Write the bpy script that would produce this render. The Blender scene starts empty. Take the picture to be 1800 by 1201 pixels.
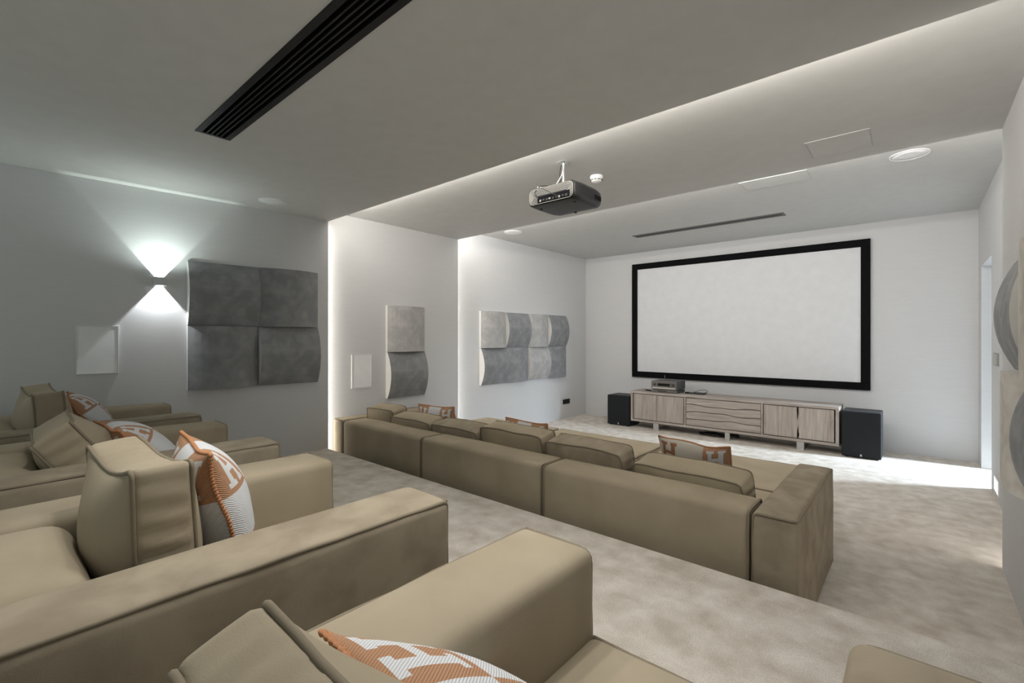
import bpy, bmesh, math, random
from mathutils import Vector, Matrix, noise
random.seed(7)
sc = bpy.context.scene
COL = sc.collection
PI = math.pi
FL = -1.5          # lower floor (camera-relative heights; everything is lifted by 1.5 m at the end)
PL = -1.157        # raised platform
LIFT = 1.5

# ------------------------------------------------------------------ camera, world, lights, exposure
cam = bpy.data.cameras.new('camera'); camo = bpy.data.objects.new('camera', cam); COL.objects.link(camo)
cam.sensor_width = 36.0; cam.lens = 36.0 * 820 / 1800; cam.shift_y = -6.5 / 1800; cam.clip_start = 0.02
camo.location = (0, 0, 0); camo.rotation_euler = (PI / 2, 0, math.radians(40.95))
sc.camera = camo
sc.view_settings.view_transform = 'Standard'; sc.view_settings.look = 'None'
sc.view_settings.gamma = 1.0; sc.view_settings.use_curve_mapping = False
sc.view_settings.exposure = 0.0
world = bpy.data.worlds.new('world'); sc.world = world; world.use_nodes = True
bg = world.node_tree.nodes['Background']; bg.inputs[0].default_value = (0.90, 1.0, 0.96, 1); bg.inputs[1].default_value = 0.42

def area(name, loc, rot, sx, sy, power, color, spread=180):
    l = bpy.data.lights.new(name, 'AREA'); l.shape = 'RECTANGLE'; l.size = sx; l.size_y = sy
    l.energy = power; l.color = color; l.spread = math.radians(spread)
    o = bpy.data.objects.new(name, l); COL.objects.link(o); o.location = loc; o.rotation_euler = rot
    return o
def spot(name, loc, rot, size, blend, power, color, rad=0.01):
    l = bpy.data.lights.new(name, 'SPOT'); l.spot_size = math.radians(size); l.spot_blend = blend
    l.energy = power; l.color = color; l.shadow_soft_size = rad
    o = bpy.data.objects.new(name, l); COL.objects.link(o); o.location = loc; o.rotation_euler = rot
    return o
WARM = (1.0, 0.94, 0.86)
COOL = (0.72, 0.86, 1.0)
Y1, Y2, Y3 = 2.43, 4.38, 7.9
C1, C2, C3 = 1.22, 1.36, 1.545
FWD = (PI / 2, 0, 0)                # area light -Z turned to +Y
# LED lines in the back faces of the two stepped portals
LEDP = 8.0
area('led_ceiling_light', (-2.18, Y1 + .012, (C1 + C2) / 2 + .02), FWD, 4.6, .02, LEDP * 5.2, WARM)
area('led_wall_light', (-4.735, Y1 + .012, -.1), FWD, .02, 2.6, LEDP * .55, WARM)
area('led_wall_light', (.37, Y1 + .012, -.1), FWD, .02, 2.6, LEDP * .55, WARM)
area('led_ceiling_light', (-2.18, Y2 + .012, (C2 + C3) / 2 + .02), FWD, 5.1, .02, LEDP * 6.0, (1, .97, .93))
area('led_wall_light', (-4.865, Y2 + .012, -.1), FWD, .02, 2.8, LEDP * .5, (1, .97, .93))
area('led_wall_light', (.50, Y2 + .012, -.1), FWD, .02, 2.8, LEDP * .5, (1, .97, .93))
# daylight from the open side doorway next to the screen
area('doorway_daylight', (2.75, 7.80, .45), (0, math.radians(52), 0),   .9, .36, 150, COOL, 85)
# up and down beams of the wall sconce
T4 = math.radians(4.0)
def W1(s, z, off=0.0):              # point on the slightly splayed left wall: s metres from its far edge
    return Vector((-4.66 - math.sin(T4) * s + math.cos(T4) * off, Y1 - math.cos(T4) * s - math.sin(T4) * off, z))
SCZ = .463
p = W1(1.427, SCZ, .05)
def sconce_light(x, y, gx, k=1.0, G=(.88, 1, .95)):
    spot('sconce_up_light', (x, y, SCZ + .006), (PI, 0, 0), 150, .2, 13 * k, G, .0012)
    spot('sconce_down_light', (x, y, SCZ - .006), (0, 0, 0), 150, .2, 19 * k, (.95, .98, 1), .0012)
    spot('sconce_fill', (x + gx * .16, y, SCZ + .04), (PI, 0, 0), 165, 1, 10 * k, G, .02)      # added fill for scattered light, off the fixture, brightening the ceiling
sconce_light(p.x, p.y, 1)
# added fill sconce on the right wall beside the viewer; twin farther back on the left wall
RS = (.30, 1.02, SCZ)
sconce_light(.25, RS[1], -1, .35, (1, .98, .93))
LS = W1(3.35, SCZ); pl_ = W1(3.35, SCZ, .05); sconce_light(pl_.x, pl_.y, 1, 1.5)
# added unseen fill lamps over the platform, lighting the furniture tops
FILL_DOWN = [(-1.75, .42), (-1.30, .72), (-.95, .95), (-.6, 1.25)]
for x, y in FILL_DOWN: spot('fill_downlight', (x, y, C1 - .012), (0, 0, 0), 115, .9, 50, (1, .98, .93), .07)

# ------------------------------------------------------------------ materials
def mat(name):
    m = bpy.data.materials.new(name); m.use_nodes = True
    nt = m.node_tree; b = nt.nodes['Principled BSDF']
    return m, nt, b
def N(nt, t, **kw):
    n = nt.nodes.new(t)
    for k, v in kw.items():
        if k in n.inputs: n.inputs[k].default_value = v
        else: setattr(n, k, v)
    return n
def plain(name, col, rough=.5, metal=0, emit=None, es=0, spec=.5):
    m, nt, b = mat(name)
    b.inputs['Base Color'].default_value = (*col, 1); b.inputs['Roughness'].default_value = rough; b.inputs['Metallic'].default_value = metal
    b.inputs['Specular IOR Level'].default_value = spec
    if emit: b.inputs['Emission Color'].default_value = (*emit, 1); b.inputs['Emission Strength'].default_value = es
    else:
        # faint tonal unevenness so that nothing is perfectly flat
        tc = N(nt, 'ShaderNodeTexCoord'); nz = N(nt, 'ShaderNodeTexNoise', Scale=9.0, Detail=4.0)
        nt.links.new(tc.outputs['Object'], nz.inputs['Vector'])
        r = N(nt, 'ShaderNodeMapRange'); r.inputs['To Min'].default_value = .94; r.inputs['To Max'].default_value = 1.06
        nt.links.new(nz.outputs['Fac'], r.inputs['Value'])
        mx = N(nt, 'ShaderNodeMix', data_type='RGBA', blend_type='MULTIPLY'); mx.inputs[0].default_value = 1
        mx.inputs[6].default_value = (*col, 1); nt.links.new(r.outputs[0], mx.inputs[7]); nt.links.new(mx.outputs[2], b.inputs['Base Color'])
    return m
def mottled(name, c1, c2, scale, rough, sheen=0, stretch=(1, 1, 1), bump=0, bscale=200, lo=.38, hi=.62, detail=5.0, fine=None, dist=.4):
    m, nt, b = mat(name)
    tc = N(nt, 'ShaderNodeTexCoord'); mp = N(nt, 'ShaderNodeMapping'); mp.inputs['Scale'].default_value = stretch
    nz = N(nt, 'ShaderNodeTexNoise', Scale=scale, Detail=detail, Distortion=dist)
    nt.links.new(tc.outputs['Object'], mp.inputs['Vector']); nt.links.new(mp.outputs[0], nz.inputs['Vector'])
    r = N(nt, 'ShaderNodeMapRange'); r.inputs['From Min'].default_value = lo; r.inputs['From Max'].default_value = hi
    nt.links.new(nz.outputs['Fac'], r.inputs['Value'])
    mx = N(nt, 'ShaderNodeMix', data_type='RGBA'); mx.inputs[6].default_value = (*c1, 1); mx.inputs[7].default_value = (*c2, 1)
    nt.links.new(r.outputs[0], mx.inputs[0]); out = mx.outputs[2]
    if fine:
        n2 = N(nt, 'ShaderNodeTexNoise', Scale=fine, Detail=3.0); nt.links.new(tc.outputs['Object'], n2.inputs['Vector'])
        r2 = N(nt, 'ShaderNodeMapRange'); r2.inputs['From Min'].default_value = .3; r2.inputs['From Max'].default_value = .7
        r2.inputs['To Min'].default_value = .76; r2.inputs['To Max'].default_value = 1.16; nt.links.new(n2.outputs['Fac'], r2.inputs['Value'])
        m2 = N(nt, 'ShaderNodeMix', data_type='RGBA', blend_type='MULTIPLY'); m2.inputs[0].default_value = 1
        nt.links.new(out, m2.inputs[6]); nt.links.new(r2.outputs[0], m2.inputs[7]); out = m2.outputs[2]
    nt.links.new(out, b.inputs['Base Color'])
    b.inputs['Roughness'].default_value = rough; b.inputs['Specular IOR Level'].default_value = .25
    if sheen:
        b.inputs['Sheen Weight'].default_value = sheen; b.inputs['Sheen Roughness'].default_value = .45
        nt.links.new(out, b.inputs['Sheen Tint'])
    if bump:
        n3 = N(nt, 'ShaderNodeTexNoise', Scale=bscale, Detail=3.0); nt.links.new(tc.outputs['Object'], n3.inputs['Vector'])
        bp = N(nt, 'ShaderNodeBump', Strength=bump, Distance=.004); nt.links.new(n3.outputs['Fac'], bp.inputs['Height'])
        nt.links.new(bp.outputs[0], b.inputs['Normal'])
    return m
def fabric_wall(name, col):
    m, nt, b = mat(name)
    tc = N(nt, 'ShaderNodeTexCoord'); mp = N(nt, 'ShaderNodeMapping'); mp.inputs['Scale'].default_value = (6, 6, 260)
    nz = N(nt, 'ShaderNodeTexNoise', Scale=1.0, Detail=3.0)
    nt.links.new(tc.outputs['Object'], mp.inputs[0]); nt.links.new(mp.outputs[0], nz.inputs['Vector'])
    r = N(nt, 'ShaderNodeMapRange'); r.inputs['To Min'].default_value = .93; r.inputs['To Max'].default_value = 1.07; nt.links.new(nz.outputs['Fac'], r.inputs['Value'])
    mx = N(nt, 'ShaderNodeMix', data_type='RGBA', blend_type='MULTIPLY'); mx.inputs[0].default_value = 1; mx.inputs[6].default_value = (*col, 1)
    nt.links.new(r.outputs[0], mx.inputs[7]); nt.links.new(mx.outputs[2], b.inputs['Base Color'])
    bp = N(nt, 'ShaderNodeBump', Strength=.12, Distance=.002); nt.links.new(nz.outputs['Fac'], bp.inputs['Height']); nt.links.new(bp.outputs[0], b.inputs['Normal'])
    b.inputs['Roughness'].default_value = .85; b.inputs['Specular IOR Level'].default_value = .2
    return m
def wood(name, stretch, seed):
    m, nt, b = mat(name)
    tc = N(nt, 'ShaderNodeTexCoord'); mp = N(nt, 'ShaderNodeMapping'); mp.inputs['Scale'].default_value = stretch; mp.inputs['Location'].default_value = (seed, seed * .7, seed * .3)
    nz = N(nt, 'ShaderNodeTexNoise', Scale=1.0, Detail=8.0, Roughness=.7, Distortion=.6)
    nt.links.new(tc.outputs['Object'], mp.inputs[0]); nt.links.new(mp.outputs[0], nz.inputs['Vector'])
    cr = N(nt, 'ShaderNodeValToRGB'); e = cr.color_ramp.elements
    e[0].position = .28; e[0].color = (.20, .165, .14, 1); e[1].position = .70; e[1].color = (.46, .42, .385, 1)
    k = e.new(.46); k.color = (.34, .295, .26, 1); k = e.new(.56); k.color = (.39, .345, .31, 1)
    nt.links.new(nz.outputs['Fac'], cr.inputs[0]); nt.links.new(cr.outputs[0], b.inputs['Base Color'])
    bp = N(nt, 'ShaderNodeBump', Strength=.25, Distance=.003); nt.links.new(nz.outputs['Fac'], bp.inputs['Height']); nt.links.new(bp.outputs[0], b.inputs['Normal'])
    b.inputs['Roughness'].default_value = .7
    return m
M = {}
M['wall'] = fabric_wall('wall_fabric', (.61, .615, .62))
M['ceil'] = plain('ceiling_paint', (.60, .605, .595), .8, spec=.2)
M['carpet'] = mottled('pale_carpet', (.60, .54, .465), (.86, .805, .74), 8.0, .95, .25, (1, 1, 1), .9, 420, .31, .69, 8.0, 230, .2)
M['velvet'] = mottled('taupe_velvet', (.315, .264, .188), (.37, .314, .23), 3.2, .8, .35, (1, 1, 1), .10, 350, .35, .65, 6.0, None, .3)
M['velvet_lit'] = mottled('lit_taupe_velvet', (.40, .335, .24), (.46, .39, .29), 3.2, .8, .4, (1, 1, 1), .10, 350, .35, .65, 6.0, None, .3)  # same taupe velvet, lightened to paint in the light on seats and ottomans
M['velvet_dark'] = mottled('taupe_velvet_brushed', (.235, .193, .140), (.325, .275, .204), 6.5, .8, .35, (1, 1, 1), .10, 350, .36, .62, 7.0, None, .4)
M['pipe'] = plain('velvet_piping', (.23, .193, .14), .8, spec=.2)
M['panel'] = mottled('grey_velvet_panel', (.215, .22, .23), (.29, .295, .305), 9.0, .75, .5, (1, 1, 1), .2, 400, .40, .66, 6.0, None, .4)
M['panel_lit'] = mottled('lit_grey_velvet_panel', (.37, .368, .362), (.48, .472, .462), 9.0, .75, .5, (1, 1, 1), .2, 400, .38, .66, 6.0, None, .4)  # same grey velvet, with the light on the brighter pads put into the colour
M['panel_bright_lit'] = mottled('bright_lit_velvet_panel', (.52, .49, .45), (.68, .655, .62), 8.0, .75, .5, (1, 1, 1), .2, 400, .36, .62, 7.0, None, .4)  # same velvet again, brightest lit tone painted in for the right wall
M['panel_edge'] = plain('panel_edge', (.72, .71, .69), .6)
M['white'] = plain('white_plastic', (.80, .80, .80), .4)
M['grille'] = plain('white_grille_cloth', (.82, .83, .84), .7)
M['screen'] = plain('screen_cloth', (.70, .715, .735), .8, spec=.1)
M['frame'] = plain('black_flocked_frame', (.006, .006, .007), .9, spec=.1)
M['black'] = plain('black_metal', (.006, .006, .007), .5, spec=.3)
M['blade'] = plain('black_blade', (.008, .008, .008), .45, spec=.3)
M['subwoofer'] = plain('black_speaker_cloth', (.009, .011, .013), .7, spec=.3)
M['subside'] = plain('black_ash_veneer', (.022, .023, .026), .5)
M['vent2'] = plain('grey_aluminium_slot', (.10, .10, .10), .45, .3)
M['chrome'] = plain('chrome', (.82, .82, .83), .18, 1)
M['steel'] = plain('brushed_steel', (.55, .54, .52), .4, .9)
M['legs'] = plain('whitewashed_leg', (.42, .41, .40), .6)
M['recv'] = plain('gunmetal_face', (.16, .15, .135), .4, .6)
M['recv_d'] = plain('gunmetal_case', (.05, .055, .055), .5, .3)
M['glass'] = plain('dark_display', (.008, .008, .01), .12)
M['pj'] = plain('charcoal_plastic', (.016, .016, .017), .4)
M['pjg'] = plain('grey_plastic', (.24, .235, .225), .42)
M['pjl'] = plain('pale_grey_plastic', (.30, .295, .28), .4)
M['lens'] = plain('lens_glass', (.01, .012, .02), .05)
M['cable'] = plain('black_cable', (.012, .012, .012), .5)
M['cablew'] = plain('pale_cable', (.62, .63, .66), .5)
M['led'] = plain('led_diffuser', (.9, .9, .9), .5, 0, (1, .9, .78), 9)
M['nightlight'] = plain('lit_step_light', (.9, .9, .9), .5, 0, (1, .97, .92), 1.0)
M['sconce'] = plain('white_sconce', (.55, .57, .57), .5)
M['alu'] = plain('grey_switch', (.32, .30, .28), .4, .5)
M['stitch'] = plain('copper_stitching', (.46, .22, .11), .8, spec=.2)
M['woodV'] = [wood('washed_oak_upright_%d' % i, (30, 30, 1.6), 3.1 * i) for i in range(4)]
M['woodH'] = [wood('washed_oak_level_%d' % i, (1.6, 30, 30), 5.7 * i + 2) for i in range(4)]
M['woodF'] = wood('washed_oak_carcass', (1.6, 14, 14), 9.3)
m, nt, b = mat('woven_pillow')
at = N(nt, 'ShaderNodeAttribute'); at.attribute_name = 'Col'
uv = N(nt, 'ShaderNodeUVMap'); mp = N(nt, 'ShaderNodeMapping'); mp.inputs['Rotation'].default_value = (0, 0, .6)
wv = N(nt, 'ShaderNodeTexWave', Scale=38.0, Distortion=1.0, Detail=1.0)
nt.links.new(uv.outputs[0], mp.inputs[0]); nt.links.new(mp.outputs[0], wv.inputs['Vector'])
r = N(nt, 'ShaderNodeMapRange'); r.inputs['To Min'].default_value = .78; r.inputs['To Max'].default_value = 1.05; nt.links.new(wv.outputs['Fac'], r.inputs['Value'])
mx = N(nt, 'ShaderNodeMix', data_type='RGBA', blend_type='MULTIPLY'); mx.inputs[0].default_value = 1
nt.links.new(at.outputs['Color'], mx.inputs[6]); nt.links.new(r.outputs[0], mx.inputs[7]); nt.links.new(mx.outputs[2], b.inputs['Base Color'])
bp = N(nt, 'ShaderNodeBump', Strength=.5, Distance=.003); nt.links.new(wv.outputs['Fac'], bp.inputs['Height']); nt.links.new(bp.outputs[0], b.inputs['Normal'])
b.inputs['Roughness'].default_value = .9; b.inputs['Specular IOR Level'].default_value = .15
M['pillow'] = m

# ------------------------------------------------------------------ helpers
def link(name, me, material, parent=None, smooth=True):
    o = bpy.data.objects.new(name, me); COL.objects.link(o)
    for mm in (material if isinstance(material, (list, tuple)) else [material]): me.materials.append(mm)
    if parent: o.parent = parent
    if smooth:
        for pl in me.polygons: pl.use_smooth = True
    return o
def obj(name, bm, material, parent=None, smooth=False, angle=None):
    me = bpy.data.meshes.new(name)
    bmesh.ops.recalc_face_normals(bm, faces=bm.faces[:])
    bm.to_mesh(me); bm.free()
    o = link(name, me, material, parent, smooth)
    if smooth and angle:
        try: me.set_sharp_from_angle(angle=math.radians(angle))
        except Exception: pass
    return o
def thing(name, label, cat, loc=(0, 0, 0), rz=0, group=None):
    o = bpy.data.objects.new(name, None); COL.objects.link(o); o.empty_display_size = .05
    o.location = loc; o.rotation_euler = (0, 0, rz); o['label'] = label; o['category'] = cat
    if group: o['group'] = group
    return o
def tag(o, label, cat, group=None):
    o['label'] = label; o['category'] = cat
    if group: o['group'] = group
    return o
def struct(name, bm, material, parent=None):
    o = obj(name, bm, material, parent); o['kind'] = 'structure'; return o
def box(bm, x0, x1, y0, y1, z0, z1, bev=0, seg=2):
    r = bmesh.ops.create_cube(bm, size=1)
    vs = r['verts']
    for v in vs:
        v.co = Vector(((x0 + x1) / 2 + v.co.x * (x1 - x0), (y0 + y1) / 2 + v.co.y * (y1 - y0), (z0 + z1) / 2 + v.co.z * (z1 - z0)))
    if bev:
        es = list({e for v in vs for e in v.link_edges})
        bmesh.ops.bevel(bm, geom=es, offset=bev, segments=seg, profile=.5, affect='EDGES')
def newbox(*a, **k):
    bm = bmesh.new(); box(bm, *a, **k); return bm
def axis(h, r, n, k=4):
    a = [-h + r * (1 - math.cos(i / k * PI / 2)) * 1.0 for i in range(k)]
    inner = [-(h - r) + 2 * (h - r) * i / n for i in range(n + 1)]
    return a + inner + [-x for x in reversed(a)]
def softbox(bm, c, size, r, n=(8, 8, 8), bulge=(0, 0, 0), wob=0.0, seed=0.0, freq=3.0):
    """rounded upholstery block with bulging faces and a gentle uneven surface"""
    hx, hy, hz = size[0] / 2, size[1] / 2, size[2] / 2
    X, Y, Z = axis(hx, r, n[0]), axis(hy, r, n[1]), axis(hz, r, n[2])
    nx, ny, nz = len(X) - 1, len(Y) - 1, len(Z) - 1
    V = {}
    def vert(i, j, k):
        if (i, j, k) in V: return V[(i, j, k)]
        p = Vector((X[i], Y[j], Z[k]))
        q = Vector((max(-hx + r, min(hx - r, p.x)), max(-hy + r, min(hy - r, p.y)), max(-hz + r, min(hz - r, p.z))))
        d = p - q
        if d.length > 1e-9: p = q + d.normalized() * r
        u = [p.x / hx, p.y / hy, p.z / hz]
        off = Vector((0, 0, 0))
        for ax, idx, nn in ((0, i, nx), (1, j, ny), (2, k, nz)):
            o1, o2 = [a for a in (0, 1, 2) if a != ax]
            off[ax] += bulge[ax] * u[ax] * max(0, 1 - u[o1] ** 2) ** .8 * max(0, 1 - u[o2] ** 2) ** .8
        p = p + off
        if wob:
            nv = noise.noise_vector((p + Vector((seed * 7.1, seed * 3.3, seed))) * freq)
            p = p + nv * wob
        V[(i, j, k)] = bm.verts.new(p + Vector(c)); return V[(i, j, k)]
    for i in range(nx):
        for j in range(ny):
            for k in (0, nz):
                bm.faces.new([vert(i, j, k), vert(i + 1, j, k), vert(i + 1, j + 1, k), vert(i, j + 1, k)])
    for i in range(nx):
        for k in range(nz):
            for j in (0, ny):
                bm.faces.new([vert(i, j, k), vert(i + 1, j, k), vert(i + 1, j, k + 1), vert(i, j, k + 1)])
    for j in range(ny):
        for k in range(nz):
            for i in (0, nx):
                bm.faces.new([vert(i, j, k), vert(i, j + 1, k), vert(i, j + 1, k + 1), vert(i, j, k + 1)])
def soft(name, x0, x1, y0, y1, z0, z1, r, material, parent, **k):
    bm = bmesh.new()
    softbox(bm, ((x0 + x1) / 2, (y0 + y1) / 2, (z0 + z1) / 2), (x1 - x0, y1 - y0, z1 - z0), r, **k)
    return obj(name, bm, material, parent, True)
def tube(bm, pts, r, closed=False, seg=8, mod=None):
    pts = [Vector(p) for p in pts]; n = len(pts); rings = []
    up = Vector((.13, .29, .95)).normalized()
    for i, p in enumerate(pts):
        a = pts[(i - 1) % n] if closed or i > 0 else p
        b2 = pts[(i + 1) % n] if closed or i < n - 1 else p
        t = (b2 - a)
        t = t.normalized() if t.length > 1e-9 else Vector((0, 0, 1))
        s = t.cross(up)
        if s.length < 1e-3: s = t.cross(Vector((1, 0, 0)))
        s.normalize(); w = s.cross(t).normalized()
        rr = r * (mod(i) if mod else 1)
        rings.append([bm.verts.new(p + (s * math.cos(q) + w * math.sin(q)) * rr) for q in [2 * PI * j / seg for j in range(seg)]])
    m_ = n if closed else n - 1
    for i in range(m_):
        A, B = rings[i], rings[(i + 1) % n]
        for j in range(seg): bm.faces.new([A[j], A[(j + 1) % seg], B[(j + 1) % seg], B[j]])
    if not closed:
        bm.faces.new(rings[0]); bm.faces.new(rings[-1])
def pipe(name, pts, r, material, parent, closed=False, seg=7):
    bm = bmesh.new(); tube(bm, pts, r, closed, seg); return obj(name, bm, material, parent, True)
def roundpath(pts, r, k=4, closed=False, wob=0.0):
    """polyline with rounded corners"""
    P = [Vector(p) for p in pts]; out = []; n = len(P)
    for i in range(n):
        if not closed and i in (0, n - 1): out.append(P[i]); continue
        a, b2, c = P[i - 1], P[i], P[(i + 1) % n]
        ra = min(r, (a - b2).length * .45, (c - b2).length * .45)
        s = b2 + (a - b2).normalized() * ra; e = b2 + (c - b2).normalized() * ra
        for q in range(k + 1):
            t = q / k; out.append(s * (1 - t) ** 2 + b2 * 2 * t * (1 - t) + e * t * t)
    res = []; m_ = len(out)
    for i in range(m_ if closed else m_ - 1):
        a, b2 = out[i], out[(i + 1) % m_]; L = (b2 - a).length; s = max(1, int(L / .05))
        for q in range(s): res.append(a.lerp(b2, q / s))
    if not closed: res.append(out[-1])
    if wob: res = [p + noise.noise_vector(p * 9) * wob for p in res]
    return res
def lathe(bm, prof, c=(0, 0, 0), n=32):
    rings = []
    for (r, z) in prof:
        rings.append([bm.verts.new((c[0] + r * math.cos(2 * PI * i / n), c[1] + r * math.sin(2 * PI * i / n), c[2] + z)) for i in range(n)] if r > 1e-6 else [bm.verts.new((c[0], c[1], c[2] + z))])
    for A, B in zip(rings, rings[1:]):
        for i in range(n):
            if len(A) == 1 and len(B) == 1: continue
            if len(A) == 1: bm.faces.new([A[0], B[i], B[(i + 1) % n]])
            elif len(B) == 1: bm.faces.new([A[i], A[(i + 1) % n], B[0]])
            else: bm.faces.new([A[i], A[(i + 1) % n], B[(i + 1) % n], B[i]])
def kids(o): return [c for c in bpy.data.objects if c.parent == o]
def copy_tree(o, parent=None):
    c = o.copy(); COL.objects.link(c)
    if parent: c.parent = parent
    for ch in kids(o): copy_tree(ch, c)
    return c

# ------------------------------------------------------------------ room shell
BK = -1.6                                              # the room stays open behind the camera
def prism(pts, z0, z1):
    bm = bmesh.new()
    a = [bm.verts.new((x, y, z0)) for x, y in pts]; b2 = [bm.verts.new((x, y, z1)) for x, y in pts]
    bm.faces.new(a); bm.faces.new(b2)
    for i in range(len(pts)): bm.faces.new([a[i], a[(i + 1) % len(pts)], b2[(i + 1) % len(pts)], b2[i]])
    return bm
CT = 1.75
struct('floor', newbox(-5.3, 2.9, Y1 - .02, 8.3, FL - .2, FL), M['carpet'])
bm = newbox(-5.3, .62, BK, Y1, FL - .2, PL)
ed = [e for e in bm.edges if all(abs(v.co.z - PL) < 1e-4 and abs(v.co.y - Y1) < 1e-4 for v in e.verts)]
bmesh.ops.bevel(bm, geom=ed, offset=.018, segments=3, profile=.5, affect='EDGES')
struct('floor', bm, M['carpet'])
wf = W1(Y1 - BK, 0)
struct('wall_left', prism([(-4.66, Y1), (wf.x, BK), (-5.3, BK), (-5.3, Y1)], PL - .3, CT), M['wall'])
struct('wall_left', newbox(-5.3, -4.79, Y1, Y2, FL - .1, CT), M['wall'])
struct('wall_left', newbox(-5.3, -4.93, Y2, Y3, FL - .1, CT), M['wall'])
struct('wall_right', newbox(.30, .62, BK, Y1, PL - .3, CT), M['wall'])
struct('wall_right', newbox(.42, .72, Y1, Y2, FL - .1, CT), M['wall'])
bm = newbox(.56, .78, Y2, 6.61, FL - .1, CT); box(bm, .56, .78, 7.58, Y3, FL - .1, CT); box(bm, .56, .78, 6.61, 7.58, .82, CT)
struct('wall_right', bm, M['wall'])
struct('wall_back', newbox(-5.3, .78, Y3, Y3 + .25, FL - .1, CT), M['wall'])
# unseen hallway stub; near and end walls added to keep light off the jamb
struct('wall_hall', newbox(.78, 3.0, 8.3, 8.4, FL, CT), M['wall'])
struct('wall_hall', newbox(.78, 3.0, 5.9, 6.0, FL, CT), M['wall'])
struct('wall_hall', newbox(2.9, 3.0, 6.0, 8.3, FL, CT), M['wall'])
# ceilings, the first and third with the openings of the air slots
def ceiling_with_hole(x0, x1, y0, y1, z0, z1, hx0, hx1, hy0, hy1):
    bm = bmesh.new()
    box(bm, x0, x1, y0, hy0, z0, z1); box(bm, x0, x1, hy1, y1, z0, z1)
    box(bm, x0, hx0, hy0, hy1, z0, z1); box(bm, hx1, x1, hy0, hy1, z0, z1); box(bm, hx0, hx1, hy0, hy1, z0 + .1, z1)
    return bm
V1 = (-3.20, -.25, .852, 1.030)
V2 = (-3.255, -1.245, 6.525, 6.70)
struct('ceiling', ceiling_with_hole(-5.3, .62, BK, Y1, C1, CT, *V1), M['ceil'])
struct('ceiling', newbox(-5.3, .72, Y1, Y2, C2, CT), M['ceil'])
struct('ceiling', newbox(.78, 2.9, Y2, 8.3, .95, 1.1), M['ceil'])
struct('ceiling', ceiling_with_hole(-5.3, .78, Y2, Y3, C3, CT, *V2), M['ceil'])
# LED profiles set into the back faces of the steps
k = 1
for (x0, x1, y, z0, z1) in ((-4.63, .28, Y1, C1 + .075, C1 + .085), (-4.725, -4.715, Y1, -1.4, C1), (.355, .365, Y1, -1.4, C1),
                            (-4.76, .40, Y2, C2 + .085, C2 + .095), (-4.86, -4.85, Y2, -1.45, C2), (.485, .495, Y2, -1.45, C2)):
    o = struct('trim_%d' % k, newbox(x0, x1, y - .004, y + .006, z0, z1), M['led']); k += 1

# ------------------------------------------------------------------ air slots
def slot(name, label, V, z, fw, nb, mframe, mblade):
    x0, x1, y0, y1 = V; g = .004
    t = thing(name, label, 'air vent', ((x0 + x1) / 2, (y0 + y1) / 2, z))
    cx, cy = (x0 + x1) / 2, (y0 + y1) / 2; hx, hy = (x1 - x0) / 2, (y1 - y0) / 2
    bm = bmesh.new()
    for s in (-1, 1):
        a, b2 = sorted((s * (hy + .004), s * (hy - fw))); box(bm, -hx - .004, hx + .004, a, b2, -g, .03)
        a, b2 = sorted((s * (hx + .004), s * (hx - fw * .6))); box(bm, a, b2, -hy + fw, hy - fw, -g, .03)
    obj('frame', bm, mframe, t)
    obj('backing', newbox(-hx, hx, -hy, hy, .085, .098), M['frame'], t)
    w = (2 * hy - 2 * fw) / nb
    for i in range(1, nb):
        yy = -hy + fw + i * w
        obj('blade', newbox(-hx + fw * .6, hx - fw * .6, yy - w * .16, yy + w * .16, -.003, .05), mblade, t)
    return t
slot('air_slot', 'long black four-slot air vent in the near ceiling', V1, C1, .028, 5, M['black'], M['blade'])
slot('air_slot', 'narrow grey slot vent in the ceiling just before the screen', V2, C3, .05, 3, M['vent2'], M['vent2'])

# ------------------------------------------------------------------ round ceiling speakers, access hatches, smoke detector
def ceiling_speaker(x, y, z, r, label):
    t = thing('ceiling_speaker', label, 'speaker', (x, y, z), 0, 'round white ceiling speakers')
    bm = bmesh.new(); lathe(bm, [(r, 0), (r, -.004), (r - .004, -.006), (r - .008, -.004), (r - .008, 0)], n=48); obj('rim', bm, M['white'], t, True, 40)
    bm = bmesh.new(); lathe(bm, [(r - .0085, 0), (r - .0085, -.0035), (r * .5, -.0048), (0, -.005)], n=48); obj('grille', bm, M['grille'], t, True)
ceiling_speaker(-4.35, 1.745, C1, .115, 'round white ceiling speaker above the left wall panels near the sconce')
ceiling_speaker(-4.46, 5.16, C3, .13, 'round white ceiling speaker beyond the projector, by the left wall step')
ceiling_speaker(-.047, 5.17, C3, .135, 'round white ceiling speaker at the right wall, beside the ceiling hatches')
def hatch(x0, x1, y0, y1, z, label):
    t = thing('ceiling_hatch', label, 'access hatch', ((x0 + x1) / 2, (y0 + y1) / 2, z), 0, 'ceiling access hatches')
    hx, hy = (x1 - x0) / 2, (y1 - y0) / 2
    bm = bmesh.new()
    for s in (-1, 1):
        a, b2 = sorted((s * hy, s * (hy - .004))); box(bm, -hx, hx, a, b2, -.004, 0)
        a, b2 = sorted((s * hx, s * (hx - .004))); box(bm, a, b2, -hy + .004, hy - .004, -.004, 0)
    obj('rim', bm, M['ceil'], t)
    obj('door_leaf', newbox(-hx + .007, hx - .007, -hy + .007, hy - .007, -.004, 0), M['ceil'], t)
hatch(-.595, -.228, 3.80, 4.16, C2, 'flush painted ceiling hatch on the middle ceiling section')
hatch(-1.345, -.762, 5.0, 5.312, C3, 'flush painted ceiling hatch on the far ceiling, partly behind the step')
t = thing('smoke_detector', 'white round smoke detector on the ceiling behind the projector', 'smoke detector', (-2.035, 3.43, C2))
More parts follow.
